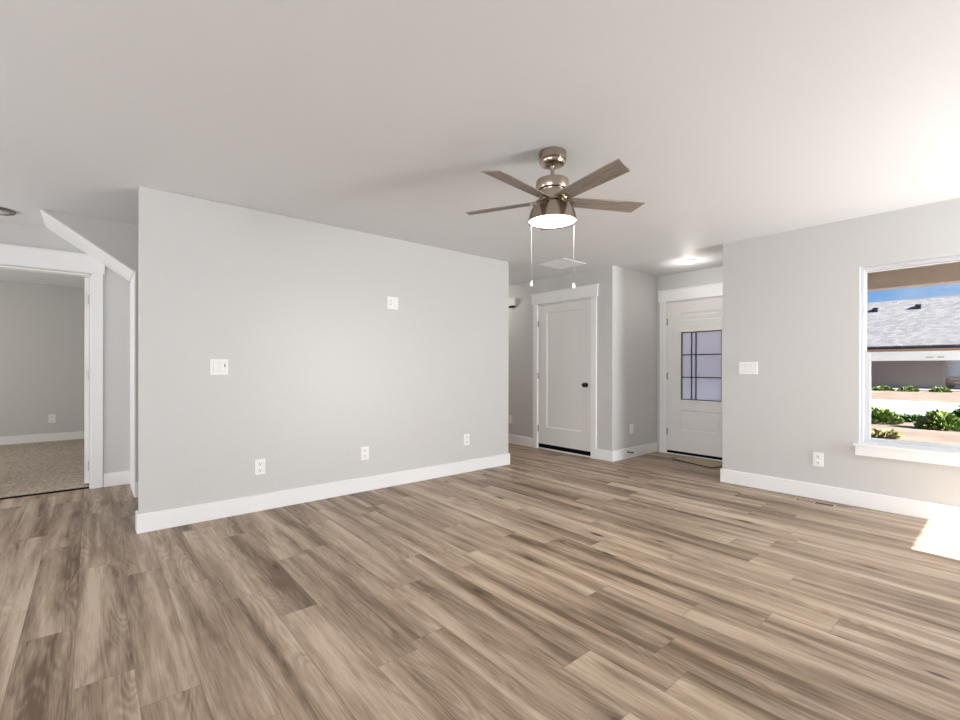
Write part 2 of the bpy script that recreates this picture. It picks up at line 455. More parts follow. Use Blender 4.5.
struct('wall_entry', MB().box(XB + T, XD, YE, YE + T, 0, H), 'wall_paint', 'grey wall beside the front door with an outlet near the floor', 'wall')
FY0, FY1, FZ = 2.235, 3.157, 2.062                   # front door opening
wf = MB(); wf.box(XD, XD + 0.15, YB - T, FY0, 0, H).box(XD, XD + 0.15, FY1, 8.1, 0, H).box(XD, XD + 0.15, FY0, FY1, FZ, H)
struct('wall_front', wf, 'wall_paint', 'grey wall around the front door', 'wall')
struct('wall_hall_end', MB().box(3.72, XD, 8.0, 8.1, 0, H).box(XB + T, XD, 4.95, 5.05, 0, H), 'wall_paint', 'grey wall at the far end of the hall', 'wall')
SLOPE_T, SLOPE_B = (-0.304, H), (XE, 2.030)
ws = MB(); ws.prism([SLOPE_T, SLOPE_B, (XE, 0), (3.72, 0), (3.72, H)], 'y', YS, YD + 0.12)
struct('wall_stair', ws, 'wall_paint', 'grey stair wall above the sloped white trim', 'wall')
LX0, LX1, LZ = -0.86, -0.006, 2.052                  # bedroom doorway opening
wd = MB(); wd.box(XL, LX0, YD, YD + T, 0, H).box(LX1, XE, YD, YD + T, 0, H).box(LX0, LX1, YD, YD + T, LZ, H)
struct('wall_doorway', wd, 'wall_paint', 'grey wall around the open doorway at left', 'wall')
bw = MB(); bw.box(XL, 0.35, YF, YF + T, 0, H).box(0.23, 0.35, YD + T, YF, 0, H)
struct('wall_bedroom', bw, 'wall_paint', 'grey far wall of the carpeted bedroom', 'wall')
# left and back walls, unseen; two left openings are added for the fill lamps
wl = MB()
wl.box(XL - 0.15, XL, YK, -2.0, 0, H).box(XL - 0.15, XL, 1.6, 3.2, 0, H).box(XL - 0.15, XL, 5.4, 6.8, 0, H).box(XL - 0.15, XL, 3.2, 5.4, 0, 0.3).box(XL - 0.15, XL, 3.2, 5.4, 2.2, H).box(XL - 0.15, XL, -2.0, 1.6, 0, 0.3).box(XL - 0.15, XL, -2.0, 1.6, 2.2, H)
wl.box(XL - 0.15, XL, 9.0, 9.9, 0, H).box(XL - 0.15, XL, 6.8, 9.0, 0, 0.6).box(XL - 0.15, XL, 6.8, 9.0, 2.1, H)
struct('wall_left', wl, 'wall_paint', 'grey wall on the far left behind the camera', 'wall')
PX0, PX1, PZ = 3.858, 4.80, 2.03
wk = MB()
wk.box(XL - 0.15, PX0, YK - 0.15, YK, 0, H).box(PX1, XB + 0.15, YK - 0.15, YK, 0, H).box(PX0, PX1, YK - 0.15, YK, PZ, H)
struct('wall_back', wk, 'wall_paint', 'grey wall behind the camera with one tall glazed opening', 'wall')

# ------------------------------------------------------------------ baseboards and sloped trim
def base(name, boxes, label):
    b_ = MB()
    for (x0, x1, y0, y1) in boxes: b_.box(x0, x1, y0, y1, 0, BH, 0.003, 1)
    return struct(name, b_, 'trim_white', label, 'baseboard')
base('baseboard_center', [(0.256 - BT, 3.84 + BT, YA - BT, YA), (0.256 - BT, 0.256, YA, YA + T), (3.84, 3.84 + BT, YA, 8.0)], 'white baseboard along the foot of the wide middle wall')
base('baseboard_right', [(XB - BT, XB, YK, YB + BT), (XB, XD, YB, YB + BT)], 'white baseboard under the window on the right wall')
base('baseboard_closet', [(XB - BT, XB, YE - BT, 3.522), (XB - BT, XB, 4.632, 8.0)], 'white baseboard on both sides of the closet door')
base('baseboard_entry', [(XB, XD, YE - BT, YE)], 'white baseboard on the entry wall beside the front door')
base('baseboard_doorway', [(0.086, XE, YD - BT, YD), (XL, LX0 - 0.11, YD - BT, YD)], 'white baseboard right of the open doorway')
base('baseboard_stair', [(XE, 3.72, YS - BT, YS)], 'white baseboard round the foot of the stair wall')
base('baseboard_bedroom', [(XL, 0.23, YF - BT, YF)], 'white baseboard along the bedroom far wall')
# white boards on the sloped underside and on the end of the stair wall
dx, dz = SLOPE_B[0] - SLOPE_T[0], SLOPE_B[1] - SLOPE_T[1]
ln = math.hypot(dx, dz); nx, nz = dz / ln * 0.012, -dx / ln * 0.012
st = MB(); st.prism([SLOPE_T, SLOPE_B, (SLOPE_B[0] + nx, SLOPE_B[1] + nz), (SLOPE_T[0] + nx * 2.6, SLOPE_T[1])], 'y', YS - 0.004, YD - 0.001)
struct('trim_1', st, 'trim_white', 'sloped white board under the stairs at upper left', 'trim')
struct('trim_2', MB().box(XE - 0.001, XE + 0.012, YS - 0.004, YD - 0.001, 0, 2.03), 'trim_white', 'upright white board on the narrow end of the stair wall', 'trim')

# ------------------------------------------------------------------ doors
def hinge(mb, x, z, y=-0.004):
    mb.rod((x, y, z - 0.045), (x, y, z + 0.045), 0.0075, 10)
    mb.box(x - 0.012, x + 0.012, y - 0.001, y + 0.006, z - 0.043, z + 0.043)
    return mb
def casing(root, xl, xr, top, w=0.083, hdr=0.145, depth=0.019, ends=(0.022, 0.022), cap=0.012):
    for (a, b_) in ((xl - w, xl), (xr, xr + w)):
        MB().box(a, b_, -depth, 0, 0, top + 0.012, 0.002, 1).build('side_casing', 'trim_white', root)
    h_ = MB().box(xl - w - ends[0], xr + w + ends[1], -depth - 0.006, 0, top + 0.012, top + 0.012 + hdr, 0.002, 1)
    hd = h_.build('head_casing', 'trim_white', root)
    MB().box(xl - w - ends[0] - cap, xr + w + ends[1] + cap, -depth - 0.016, 0, top + 0.012 + hdr, top + 0.024 + hdr, 0.002, 1).build('cap_strip', 'trim_white', hd)

# closet door (local x to the right as seen from the room, y into the wall)
yc = (DY0 + DY1) / 2
d1 = thing('door_1', (XB, yc, 0), RB, 'white closet door with one tall recessed panel and black knob', 'door', None, 'structure')
hw = (DY1 - DY0) / 2
jm = MB(); jm.box(-hw, -hw + 0.012, 0, T, 0, DZ).box(hw - 0.012, hw, 0, T, 0, DZ).box(-hw, hw, 0, T, DZ - 0.012, DZ)
jm.build('jamb', 'trim_white', d1)
MB().box(-hw + 0.012, hw - 0.012, 0.0, 0.05, 0.0, 0.017).build('threshold', 'trim_white', d1)
MB().box(-hw + 0.012, hw - 0.012, 0.012, 0.04, 0.017, 0.08).build('gap_shade', 'rubber_gap_black', d1)  # black strip put in for the shade of the open gap below the leaf
def leaf(hl, z0, z1, y0, y1, holes):
    """stiles and rails round rectangular holes (all holes share the same x range)"""
    mb = MB(); xa, xb = holes[0][0], holes[0][1]
    mb.box(-hl, xa, y0, y1, z0, z1).box(xb, hl, y0, y1, z0, z1)
    zs = [z0] + [v for h in sorted(holes, key=lambda q: q[2]) for v in (h[2], h[3])] + [z1]
    for i in range(0, len(zs), 2): mb.box(xa, xb, y0, y1, zs[i], zs[i + 1])
    return mb
hl = hw - 0.014
px0, px1 = yc - 4.38, yc - 3.765
lf = leaf(hl, 0.075, DZ - 0.016, 0.004, 0.040, [(px0, px1, 0.318, 1.945)]).build('door_leaf', 'door_white', d1)
pm = MB(); pm.box(px0, px1, 0.014, 0.030, 0.318, 1.945)
pm.build('recessed_panel', 'door_white', lf)
# sloped sticking round the panel
sm = MB()
def sticking(mb, x0, x1, z0, z1, yo, yi, w):
    o_ = [(x0, z0), (x1, z0), (x1, z1), (x0, z1)]; i_ = [(x0 + w, z0 + w), (x1 - w, z0 + w), (x1 - w, z1 - w), (x0 + w, z1 - w)]
    O = [mb.bm.verts.new((a, yo, c)) for a, c in o_]; I = [mb.bm.verts.new((a, yi, c)) for a, c in i_]; B = [mb.bm.verts.new((a, yi, c)) for a, c in o_]
    for k in range(4):
        n = (k + 1) % 4
        mb.bm.faces.new((O[k], O[n], I[n], I[k])); mb.bm.faces.new((O[k], O[n], B[n], B[k]))
sticking(sm, px0, px1, 0.318, 1.945, 0.0045, 0.0138, 0.012)
sm.build('panel_moulding', 'door_white', lf)
for z in (1.80, 1.048, 0.29): hinge(MB(), -hw + 0.012, z).build('hinge', 'hinge_steel', d1)
kn = MB(); kx = yc - 3.694
kn.lathe([(0, 0.004), (0.031, 0.004), (0.031, -0.004), (0.012, -0.010), (0.011, -0.03), (0.024, -0.036), (0.029, -0.048), (0.024, -0.060), (0, -0.064)], 24, (kx, 0, 0.941), 'y')
kn.build('knob', 'black_metal', d1, True)
casing(d1, -hw + 0.006, hw - 0.006, DZ - 0.006)

# front door
fc = (FY0 + FY1) / 2; fw = (FY1 - FY0) / 2
d2 = thing('door_2', (XD, fc, 0), RB, 'white front door with a leaded glass light and dark bottom sweep', 'door', None, 'structure')
jm = MB(); jm.box(-fw, -fw + 0.010, 0, 0.15, 0, FZ).box(fw - 0.010, fw, 0, 0.15, 0, FZ).box(-fw, fw, 0, 0.15, FZ - 0.010, FZ)
jm.build('jamb', 'trim_white', d2)
gx0, gx1, gz0, gz1 = fc - 2.962, fc - 2.430, 0.737, 1.648
fl_ = leaf(fw - 0.012, 0.046, FZ - 0.012, 0.004, 0.048, [(gx0, gx1, 0.335, 0.603), (gx0, gx1, gz0, gz1), (gx0, gx1, 1.794, 1.901)]).build('door_leaf', 'door_white', d2)
for z0, z1 in ((0.335, 0.603), (1.794, 1.901)):
    q = MB(); q.box(gx0, gx1, 0.012, 0.035, z0, z1); sticking(q, gx0, gx1, z0, z1, 0.0045, 0.0118, 0.012)
    q.box(gx0 + 0.035, gx1 - 0.035, 0.006, 0.013, z0 + 0.03, z1 - 0.03, 0.004, 1)
    q.build('raised_panel', 'door_white', fl_)
MB().box(-fw + 0.010, fw - 0.010, 0.006, 0.046, 0.012, 0.048).build('bottom_sweep', 'rubber_gap_black', d2)
MB().box(-fw + 0.010, fw - 0.010, -0.02, 0.12, 0.0, 0.012, 0.002, 1).build('threshold', 'trim_white', d2)
lt = MB().box(gx0, gx1, 0.022, 0.028, gz0, gz1).build('glass_light', 'door_glass', d2)
fm = MB()
for a, b_, c, d in ((gx0 - 0.022, gx0 + 0.006, gz0 - 0.022, gz1 + 0.022), (gx1 - 0.006, gx1 + 0.022, gz0 - 0.022, gz1 + 0.022)):
    fm.box(a, b_, -0.004, 0.02, c, d, 0.003, 1)
for c, d in ((gz0 - 0.022, gz0 + 0.006), (gz1 - 0.006, gz1 + 0.022)):
    fm.box(gx0 + 0.006, gx1 - 0.006, -0.004, 0.02, c, d, 0.003, 1)
fm.build('light_frame', 'door_white', lt)
cm = MB(); cw = 0.0055
for x in (gx0 + 0.010, fc - 2.821, fc - 2.764, gx1 - 0.010):
    cm.box(x - cw, x + cw, 0.014, 0.034, gz0 + 0.006, gz1 - 0.006)
for z in (gz0 + 0.010, 1.042, 1.339, gz1 - 0.010):
    cm.box(gx0 + 0.006, gx1 - 0.006, 0.0145, 0.0335, z - cw, z + cw)
cm.build('lead_came', 'black_metal', lt)
MB().box(fc - 2.8155, fc - 2.7695, 0.0165, 0.0205, gz0 + 0.02, gz1 - 0.02).build('textured_strip', 'textured_glass', lt)
for z in (1.795, 1.055, 0.302): hinge(MB(), -fw + 0.008, z).build('hinge', 'hinge_steel', d2)
casing(d2, -fw + 0.004, fw - 0.004, FZ - 0.006, w=0.095, hdr=0.150, ends=(0.018, 0.018), cap=0.004)

# bedroom doorway with its door swung open into the bedroom
lc = (LX0 + LX1) / 2; lw = (LX1 - LX0) / 2
d3 = thing('door_3', (lc, YD, 0), 0, 'open doorway at far left with broad white casing, leading to carpet', 'door', None, 'structure')
jm = MB(); jm.box(-lw, -lw + 0.012, 0, T, 0, LZ).box(lw - 0.012, lw, 0, T, 0, LZ).box(-lw, lw, 0, T, LZ - 0.012, LZ)
jm.build('jamb', 'trim_white', d3)
lf = MB().box(lw - 0.049, lw - 0.014, T + 0.004, T + 0.80, 0.03, LZ - 0.016).build('door_leaf', 'door_white', d3)
for z in (1.826, 1.09, 0.20):
    MB().rod((lw - 0.012, T - 0.002, z - 0.045), (lw - 0.012, T - 0.002, z + 0.045), 0.007, 10).box(lw - 0.0145, lw - 0.0105, T - 0.038, T - 0.003, z - 0.045, z + 0.045).build('hinge', 'hinge_steel', d3)
casing(d3, -lw + 0.004, lw + 0.002, LZ - 0.002, w=0.086, hdr=0.165, ends=(0.012, 0.014), cap=0.003)
MB().box(-lw + 0.012, lw - 0.012, 0.02, 0.06, 0.0, 0.010).build('carpet_strip', 'slot_dark', d3)

# ------------------------------------------------------------------ window in the right wall
wyc = (WY0 + WY1) / 2; ww = (WY1 - WY0) / 2
w1 = thing('window_1', (XB, wyc, 0), RB, 'white single hung window over a white sill on the right wall', 'window', None, 'structure')
rv = MB(); rv.box(-ww, -ww + 0.008, 0.0, 0.15, WZ0, WZ1).box(ww - 0.008, ww, 0.0, 0.15, WZ0, WZ1).box(-ww, ww, 0.0, 0.15, WZ1 - 0.008, WZ1)
rv.build('reveal', 'vinyl_white', w1)
fr = MB(); a = ww - 0.008
for x0, x1, z0, z1 in ((-a, -a + 0.022, WZ0, WZ1 - 0.008), (a - 0.022, a, WZ0, WZ1 - 0.008), (-a + 0.022, a - 0.022, WZ1 - 0.036, WZ1 - 0.008), (-a + 0.022, a - 0.022, WZ0, WZ0 + 0.03)):
    fr.box(x0, x1, 0.05, 0.14, z0, z1, 0.003, 1)
fr.build('frame', 'vinyl_white', w1)
def sash(name, x0, x1, y0, y1, z0, z1, st_, rt, rb, parent):
    q = MB(); q.box(x0, x0 + st_, y0, y1, z0, z1, 0.003, 1).box(x1 - st_, x1, y0, y1, z0, z1, 0.003, 1)
    q.box(x0 + st_, x1 - st_, y0, y1, z1 - rt, z1, 0.003, 1).box(x0 + st_, x1 - st_, y0, y1, z0, z0 + rb, 0.003, 1)
    o = q.build(name, 'vinyl_white', parent)
    MB().box(x0 + st_, x1 - st_, (y0 + y1) / 2 - 0.003, (y0 + y1) / 2 + 0.003, z0 + rb, z1 - rt).build('pane', 'clear_glass', o)
    return o
sash('upper_sash', -a + 0.022, a - 0.022, 0.098, 0.13, 1.262, WZ1 - 0.036, 0.006, 0.012, 0.04, w1)
ls = sash('lower_sash', -a + 0.022, a - 0.022, 0.060, 0.092, WZ0 + 0.03, 1.303, 0.040, 0.075, 0.022, w1)
lk = MB(); lx = wyc - 0.44
lk.box(lx - 0.05, lx - 0.012, 0.052, 0.061, 1.250, 1.260, 0.002, 1).box(lx + 0.012, lx + 0.05, 0.052, 0.061, 1.250, 1.260, 0.002, 1)
lk.build('sash_lock', 'hinge_steel', ls)
si = MB(); si.box(-ww - 0.028, ww + 0.028, -0.045, 0.05, WZ0 - 0.016, WZ0 + 0.004, 0.003, 1)
so = si.build('sill', 'trim_white', w1)
MB().box(-ww - 0.014, ww + 0.014, -0.036, 0, WZ0 - 0.092, WZ0 - 0.016, 0.002, 1).build('apron', 'trim_white', so)

# glazing behind the camera
def glazing(name, x0, x1, z0, z1, n, label):
    w_ = thing(name, ((x0 + x1) / 2, YK, 0), PI, label, 'window', None, 'structure')
    q = MB(); hw_ = (x1 - x0) / 2; fwid = 0.012
    q.box(-hw_, -hw_ + fwid, 0.06, 0.12, z0, z1).box(hw_ - fwid, hw_, 0.06, 0.12, z0, z1)
    q.box(-hw_ + fwid, hw_ - fwid, 0.06, 0.12, z0, z0 + fwid).box(-hw_ + fwid, hw_ - fwid, 0.06, 0.12, z1 - fwid, z1)
    for i in range(1, n):
        x = -hw_ + 2 * hw_ * i / n; q.box(x - 0.02, x + 0.02, 0.06, 0.12, z0 + fwid, z1 - fwid)
    fr_ = q.build('frame', 'vinyl_white', w_)
    for i in range(n):
        xa = -hw_ + 2 * hw_ * i / n + (fwid if i == 0 else 0.02); xb = -hw_ + 2 * hw_ * (i + 1) / n - (fwid if i == n - 1 else 0.02)
        MB().box(xa, xb, 0.087, 0.093, z0 + fwid, z1 - fwid).build('pane', 'clear_glass', fr_)
glazing('window_2', PX0, PX1, 0.0, PZ, 1, 'tall glazed opening in the back wall beside the right wall')

# ------------------------------------------------------------------ outlets, switches and plates
def plate(w, h):
    return MB().box(-w / 2, w / 2, -0.006, 0, -h / 2, h / 2, 0.003, 2)
def make_outlet(loc, rz, label, group):
    t = thing('outlet', loc, rz, label, 'outlet', group)
    pl = plate(0.080, 0.125).build('cover_plate', 'plastic_white', t)
    for dz in (0.027, -0.027):
        rc = MB().box(-0.017, 0.017, -0.0085, -0.005, dz - 0.021, dz + 0.021, 0.004, 2).build('receptacle', 'plastic_white', t)
        MB().box(-0.0085, -0.0055, -0.0092, -0.008, dz - 0.002, dz + 0.009).box(0.0055, 0.0085, -0.0092, -0.008, dz - 0.002, dz + 0.008).lathe([(0, -0.0092), (0.0035, -0.0092), (0.0035, -0.008)], 10, (0, 0, dz - 0.011), 'y').build('slots', 'slot_dark', rc)
    return t
og = 'white wall outlets'
o1 = make_outlet((1.046, YA, 0.357), 0, 'white outlet low on the middle wall, nearest its left end', og)
for loc, rz, lab in (
        ((1.967, YA, 0.357), 0, 'white outlet low near the centre of the middle wall'),
        ((3.193, YA, 0.363), 0, 'white outlet low on the middle wall, nearest its right end'),
        ((XB, 1.177, 0.354), RB, 'white outlet low on the right wall beside the window'),
        ((5.375, YE, 0.372), 0, 'white outlet low on the entry wall left of the front door'),
        ((XB, 5.119, 0.368), RB, 'white outlet in the hall left of the closet door'),
        ((-0.473, YF, 0.362), 0, 'white outlet on the bedroom wall seen through the open doorway')):
    dup(o1, loc, rz, lab, og)
def make_switch(loc, rz, gangs, label, dark=None):
    t = thing('light_switch', loc, rz, label, 'light switch', 'white rocker switches')
    w = 0.078 + 0.046 * (gangs - 1)
    plate(w, 0.122).build('cover_plate', 'plastic_white', t)
    for i in range(gangs):
        x = (i - (gangs - 1) / 2) * 0.046
        rk = MB().prism([(-0.0060, -0.033), (-0.0115, -0.033), (-0.0075, 0.033), (-0.0060, 0.033)], 'x', x - 0.0165, x + 0.0165).build('rocker', 'plastic_white', t)
        q = MB()
        for (a0, a1, c0, c1) in ((-0.0180, -0.0168, -0.035, 0.035), (0.0168, 0.0180, -0.035, 0.035), (-0.018, 0.018, -0.0352, -0.034), (-0.018, 0.018, 0.034, 0.0352)):
            q.box(x + a0, x + a1, -0.0063, -0.0055, c0, c1)
        q.build('rocker_gap', 'hinge_steel', t)
    if dark is not None:
        MB().box(dark - 0.0025, dark + 0.0025, -0.0125, -0.007, 0.0, 0.022).build('dimmer_slider', 'slot_dark', t)
    return t
make_switch((0.751, YA, 1.168), 0, 2, 'white two-gang rocker switch on the middle wall with a dark slider', 0.036)
make_switch((XB, 1.748, 1.166), RB, 3, 'white three-gang rocker switch on the right wall', None)
tv = thing('media_plate', (2.260, YA, 1.800), 0, 'white media plate high on the middle wall', 'wall plate')
plate(0.122, 0.122).build('cover_plate', 'plastic_white', tv)
MB().box(0.006, 0.040, -0.0085, -0.005, -0.034, 0.034, 0.003, 2).build('receptacle', 'plastic_white', tv)
for dz in (0.022, -0.014): MB().lathe([(0, -0.016), (0.0045, -0.016), (0.0045, -0.005)], 12, (-0.024, 0, dz), 'y').build('cable_jack', 'hinge_steel', tv)

# door chime box in the hall
ch = thing('door_chime', (XB, 5.085, 2.095), RB, 'white chime box high on the hall wall beside the closet door', 'door chime')
MB().box(-0.078, 0.078, -0.05, 0, 0.016, 0.135, 0.006, 2).build('cover', 'plastic_white', ch)
MB().box(-0.066, 0.066, -0.042, 0, -0.003, 0.0165).build('grille', 'slot_dark', ch)

# spring door stop on the entry baseboard
ds = thing('door_stop', (5.268, YE - BT, 0.084), 0, 'small dark spring door stop on the entry baseboard', 'door stop')
MB().lathe([(0, 0), (0.012, 0), (0.012, -0.005), (0.006, -0.008)], 16, (0, 0, 0), 'y').build('base', 'black_metal', ds)
sp = MB()
pts = [(0.0065 * math.cos(k * 0.7), -0.006 - 0.055 * k / 80, 0.0065 * math.sin(k * 0.7)) for k in range(81)]
for p, q in zip(pts, pts[1:]): sp.rod(p, q, 0.0016, 6)
sp.build('spring', 'black_metal', ds)
MB().lathe([(0, -0.060), (0.007, -0.060), (0.008, -0.066), (0.007, -0.076), (0, -0.078)], 14, (0, 0, 0), 'y').build('rubber_tip', 'rubber_gap_black', ds)

# handrail end beside the stairs
hr = thing('handrail', (0.33, YS, 1.03), 0, 'dark stair handrail end behind the left edge of the middle wall', 'handrail')
MB().rod((-0.012, -0.05, 0.0), (2.2, -0.05, 0.0 + 2.2 * 0.0), 0.02, 14).build('rail', 'black_metal', hr)
MB().rod((0.35, -0.05, 0.0), (0.35, 0.0, -0.02), 0.008, 10).build('bracket', 'black_metal', hr)

# ------------------------------------------------------------------ registers on floor and ceiling
fr = thing('floor_register', (4.792, 1.168, 0), PI / 2, 'tan slotted floor register beside the right baseboard', 'floor vent')
rg = MB(); rg.box(-0.148, 0.148, 0.034, 0.050, 0, 0.003, 0.001, 1).box(-0.148, 0.148, -0.050, -0.034, 0, 0.003, 0.001, 1)
rg.box(-0.148, -0.132, -0.034, 0.034, 0, 0.003).box(0.132, 0.148, -0.034, 0.034, 0, 0.003).box(-0.006, 0.006, -0.034, 0.034, 0, 0.003)
rg.build('frame', 'register_tan', fr)
MB().box(-0.132, 0.132, -0.034, 0.034, 0.0003, 0.0010).build('opening', 'slot_dark', fr)
for x_, hw_, zt in ((-0.132, 0.0016, 0.0018), (0.006, 0.0042, 0.0020)):
    lv = MB()
    for i in range(1, 8):
        x = x_ + 0.126 * i / 8; lv.box(x - hw_, x + hw_, -0.034, 0.034, 0.0010, zt)
    lv.build('louvers', 'register_tan', fr)

cv = thing('ceiling_register', (4.395, 3.645, H), 0, 'white square air register on the ceiling before the closet door', 'air vent')
g = MB(); w_, i_ = 0.205, 0.175
g.box(-w_, w_, i_, w_, -0.010, 0, 0.003, 1).box(-w_, w_, -w_, -i_, -0.010, 0, 0.003, 1).box(-w_, -i_, -i_, i_, -0.010, 0, 0.003, 1).box(i_, w_, -i_, i_, -0.010, 0, 0.003, 1)
g.build('frame', 'trim_white', cv)
g = MB()
for i in range(18):
    y = -i_ + 2 * i_ * (i + 0.5) / 18
    g.prism([(y - 0.0094, -0.0080), (y - 0.0092, -0.0092), (y + 0.0092, -0.0084), (y + 0.0090, -0.0072)], 'x', -i_, i_)
g.build('louvers', 'trim_white', cv)
MB().box(-i_, i_, -i_, i_, -0.0015, 0).build('duct_opening', 'trim_white', cv)

# ------------------------------------------------------------------ doormat
dm = thing('doormat', (5.731, 2.560, 0), math.atan2(0.552, 0.151), 'thin tan doormat with a dark edge in front of the front door', 'doormat')
MB().box(-0.276, 0.276, -0.160, 0.160, 0.004, 0.014).build('pile', 'mat_tan', dm)
MB().box(-0.286, 0.286, -0.170, 0.170, 0.0, 0.012).build('backing', 'mat_edge', dm)

# ------------------------------------------------------------------ ceiling fan
fan = thing('ceiling_fan', (2.0825, 1.802, H), 0, 'brushed nickel ceiling fan with five grey oak blades and a lit bowl', 'ceiling fan')
MB().lathe([(0, 0), (0.079, 0), (0.081, -0.005), (0.081, -0.046), (0.078, -0.049), (0.074, -0.050), (0.076, -0.053), (0.076, -0.060), (0.068, -0.072), (0.050, -0.079), (0.020, -0.081), (0, -0.081)], 64).build('canopy', 'nickel', fan, True)
MB().lathe([(0, -0.07), (0.0125, -0.07), (0.0125, -0.17), (0, -0.17)], 24).build('downrod', 'nickel', fan, True)
MB().lathe([(0, -0.152), (0.021, -0.152), (0.022, -0.163), (0.086, -0.164), (0.095, -0.168), (0.097, -0.174), (0.097, -0.222), (0.094, -0.227), (0.078, -0.228), (0.077, -0.232), (0.080, -0.235), (0.080, -0.288), (0.096, -0.290), (0.103, -0.293), (0.104, -0.301), (0.098, -0.304), (0, -0.305)], 64).build('motor_housing', 'nickel', fan, True)
sh = MB().lathe([(0.092, -0.302), (0.101, -0.305), (0.114, -0.320), (0.126, -0.343), (0.136, -0.370), (0.1425, -0.398), (0.144, -0.411), (0.141, -0.4115), (0.137, -0.407), (0.133, -0.394), (0.122, -0.350), (0.096, -0.312), (0.088, -0.305)], 64).build('light_shade', 'nickel', fan, True)
MB().lathe([(0, -0.418), (0.07, -0.416), (0.115, -0.411), (0.1362, -0.405), (0.1362, -0.398), (0, -0.398)], 64).build('light_lens', 'shade_glow', sh, True)
lp = area('fan_lamp', (2.0825, 1.802, H - 0.432), (0, 0, -1), 0.24, 0.24, 8.5, (1.0, 0.92, 0.8), 'DISK')
def make_blade(deg):
    mb = MB(); bmx = mb.bm; uvl = bmx.loops.layers.uv.new('UVMap')
    n = 14; R0, R1 = 0.085, 0.572
    top = []; bot = []
    tilt = math.radians(-11.5)
    rows = []
    for i in range(n + 1):
        s = i / n
        hw_ = 0.045 + 0.011 * min(1, s * 1.2)
        for_row = []
        for sgn in (-1, 1):
            x = R0 + (R1 - R0) * s - (0.030 * (1 + sgn) / 2) * (s ** 6)
            y = sgn * hw_
            for_row.append((x, y))
        rows.append(for_row)
    T_, B_ = [], []
    for rw in rows:
        T_.append([bmx.verts.new((x, y * math.cos(tilt), y * math.sin(tilt) + 0.003)) for x, y in rw])
        B_.append([bmx.verts.new((x, y * math.cos(tilt), y * math.sin(tilt) - 0.003)) for x, y in rw])
    for i in range(n):
        for f in ((T_[i][0], T_[i + 1][0], T_[i + 1][1], T_[i][1]), (B_[i][0], B_[i][1], B_[i + 1][1], B_[i + 1][0]),
                  (T_[i][0], B_[i][0], B_[i + 1][0], T_[i + 1][0]), (T_[i][1], T_[i + 1][1], B_[i + 1][1], B_[i][1])):
            bmx.faces.new(f)
    bmx.faces.new((T_[0][0], T_[0][1], B_[0][1], B_[0][0])); bmx.faces.new((T_[n][0], B_[n][0], B_[n][1], T_[n][1]))
    for f in bmx.faces:
        for l in f.loops: l[uvl].uv = (l.vert.co.x + deg * 0.37, l.vert.co.y)
    o = mb.build('blade', 'blade_wood', fan)
    o.location = (0, 0, -0.284); o.rotation_euler = (0, 0, math.radians(deg))
    ir = MB(); ir.box(0.060, 0.135, -0.024, 0.024, -0.0085, -0.0035, 0.002, 1)
    for yy in (-0.012, 0.012): ir.lathe([(0, -0.0105), (0.004, -0.0105), (0.005, -0.0085)], 10, (0.118, yy, 0))
    io = ir.build('blade_iron', 'nickel', o); io.rotation_euler = (tilt, 0, 0)
    return o
# angles were read off the photograph in the camera's frame and turned into the room's frame
for k in range(5): make_blade(11.6 - math.degrees(YAW) + 72 * k)
def chain(dx, dy, z1):
    q = MB(); L_ = (H - 0.425) - z1 - 0.03
    n = int(L_ / 0.0075)
    for i in range(n): q.ball((dx, dy, -0.425 - 0.0075 * (i + 0.5)), 0.0013, 8)
    q.rod((dx, dy, -0.425), (dx, dy, -0.425 - L_), 0.0008, 6)
    o = q.build('pull_chain', 'hinge_steel', fan)
    zt = -0.425 - L_
    MB().lathe([(0, zt), (0.004, zt), (0.005, zt - 0.008), (0.009, zt - 0.014), (0.010, zt - 0.028), (0.007, zt - 0.034), (0, zt - 0.036)], 16, (dx, dy, 0)).build('pull_fob', 'plastic_white', o, True)
cr, sr = c_, -s_            # camera-right direction in the room's frame, the way the two switches lie on the housing
chain(-0.124 * cr, -0.124 * sr, 1.652); chain(0.128 * cr, 0.128 * sr, 1.640)

# ------------------------------------------------------------------ other ceiling lights
el = thing('entry_downlight', (5.43, 2.572, H), 0, 'small round white light glowing on the ceiling before the front door', 'ceiling light')
MB().lathe([(0.060, 0), (0.088, 0), (0.090, -0.006), (0.082, -0.014), (0.066, -0.016), (0.064, -0.010)], 40).build('trim_ring', 'trim_white', el, True)
MB().lathe([(0, -0.026), (0.035, -0.024), (0.058, -0.017), (0.0645, -0.010), (0.0645, 0), (0, 0)], 40).build('lens', 'downlight_glow', el, True)
pd = bpy.data.lights.new('entry_lamp', 'POINT'); po = bpy.data.objects.new('entry_lamp', pd); COL.objects.link(po)
pd.energy = 3.2; pd.color = (1.0, 0.95, 0.87); pd.shadow_soft_size = 0.07; po.location = (5.43, 2.572, H - 0.16)
for _p in ((4.40, 6.10),):  # unseen fill light for the hall, added with a copied downlight
    dup(el, (_p[0], _p[1], H), 0, 'added round ceiling light, out of view in the hall behind the middle wall')
    hd_ = bpy.data.lights.new('hall_fill', 'POINT'); ho = bpy.data.objects.new('hall_fill', hd_); COL.objects.link(ho)
    hd_.energy = 18; hd_.color = (1.0, 0.94, 0.86); hd_.shadow_soft_size = 0.07; ho.location = (_p[0], _p[1], H - 0.16)
hl_ = thing('recessed_light', (-0.585, 5.36, H), 0, 'dark rimmed round fixture on the ceiling at the far left above the doorway', 'ceiling light')
MB().lathe([(0.0, 0), (0.098, 0), (0.106, -0.004), (0.107, -0.013), (0.100, -0.020), (0.078, -0.022), (0.070, -0.017), (0, -0.015)], 48).build('rim', 'dark_nickel', hl_, True)
MB().lathe([(0.070, -0.0165), (0.062, -0.021), (0.035, -0.024), (0.0, -0.025)], 48).build('lens', 'frost_lens', hl_, True)

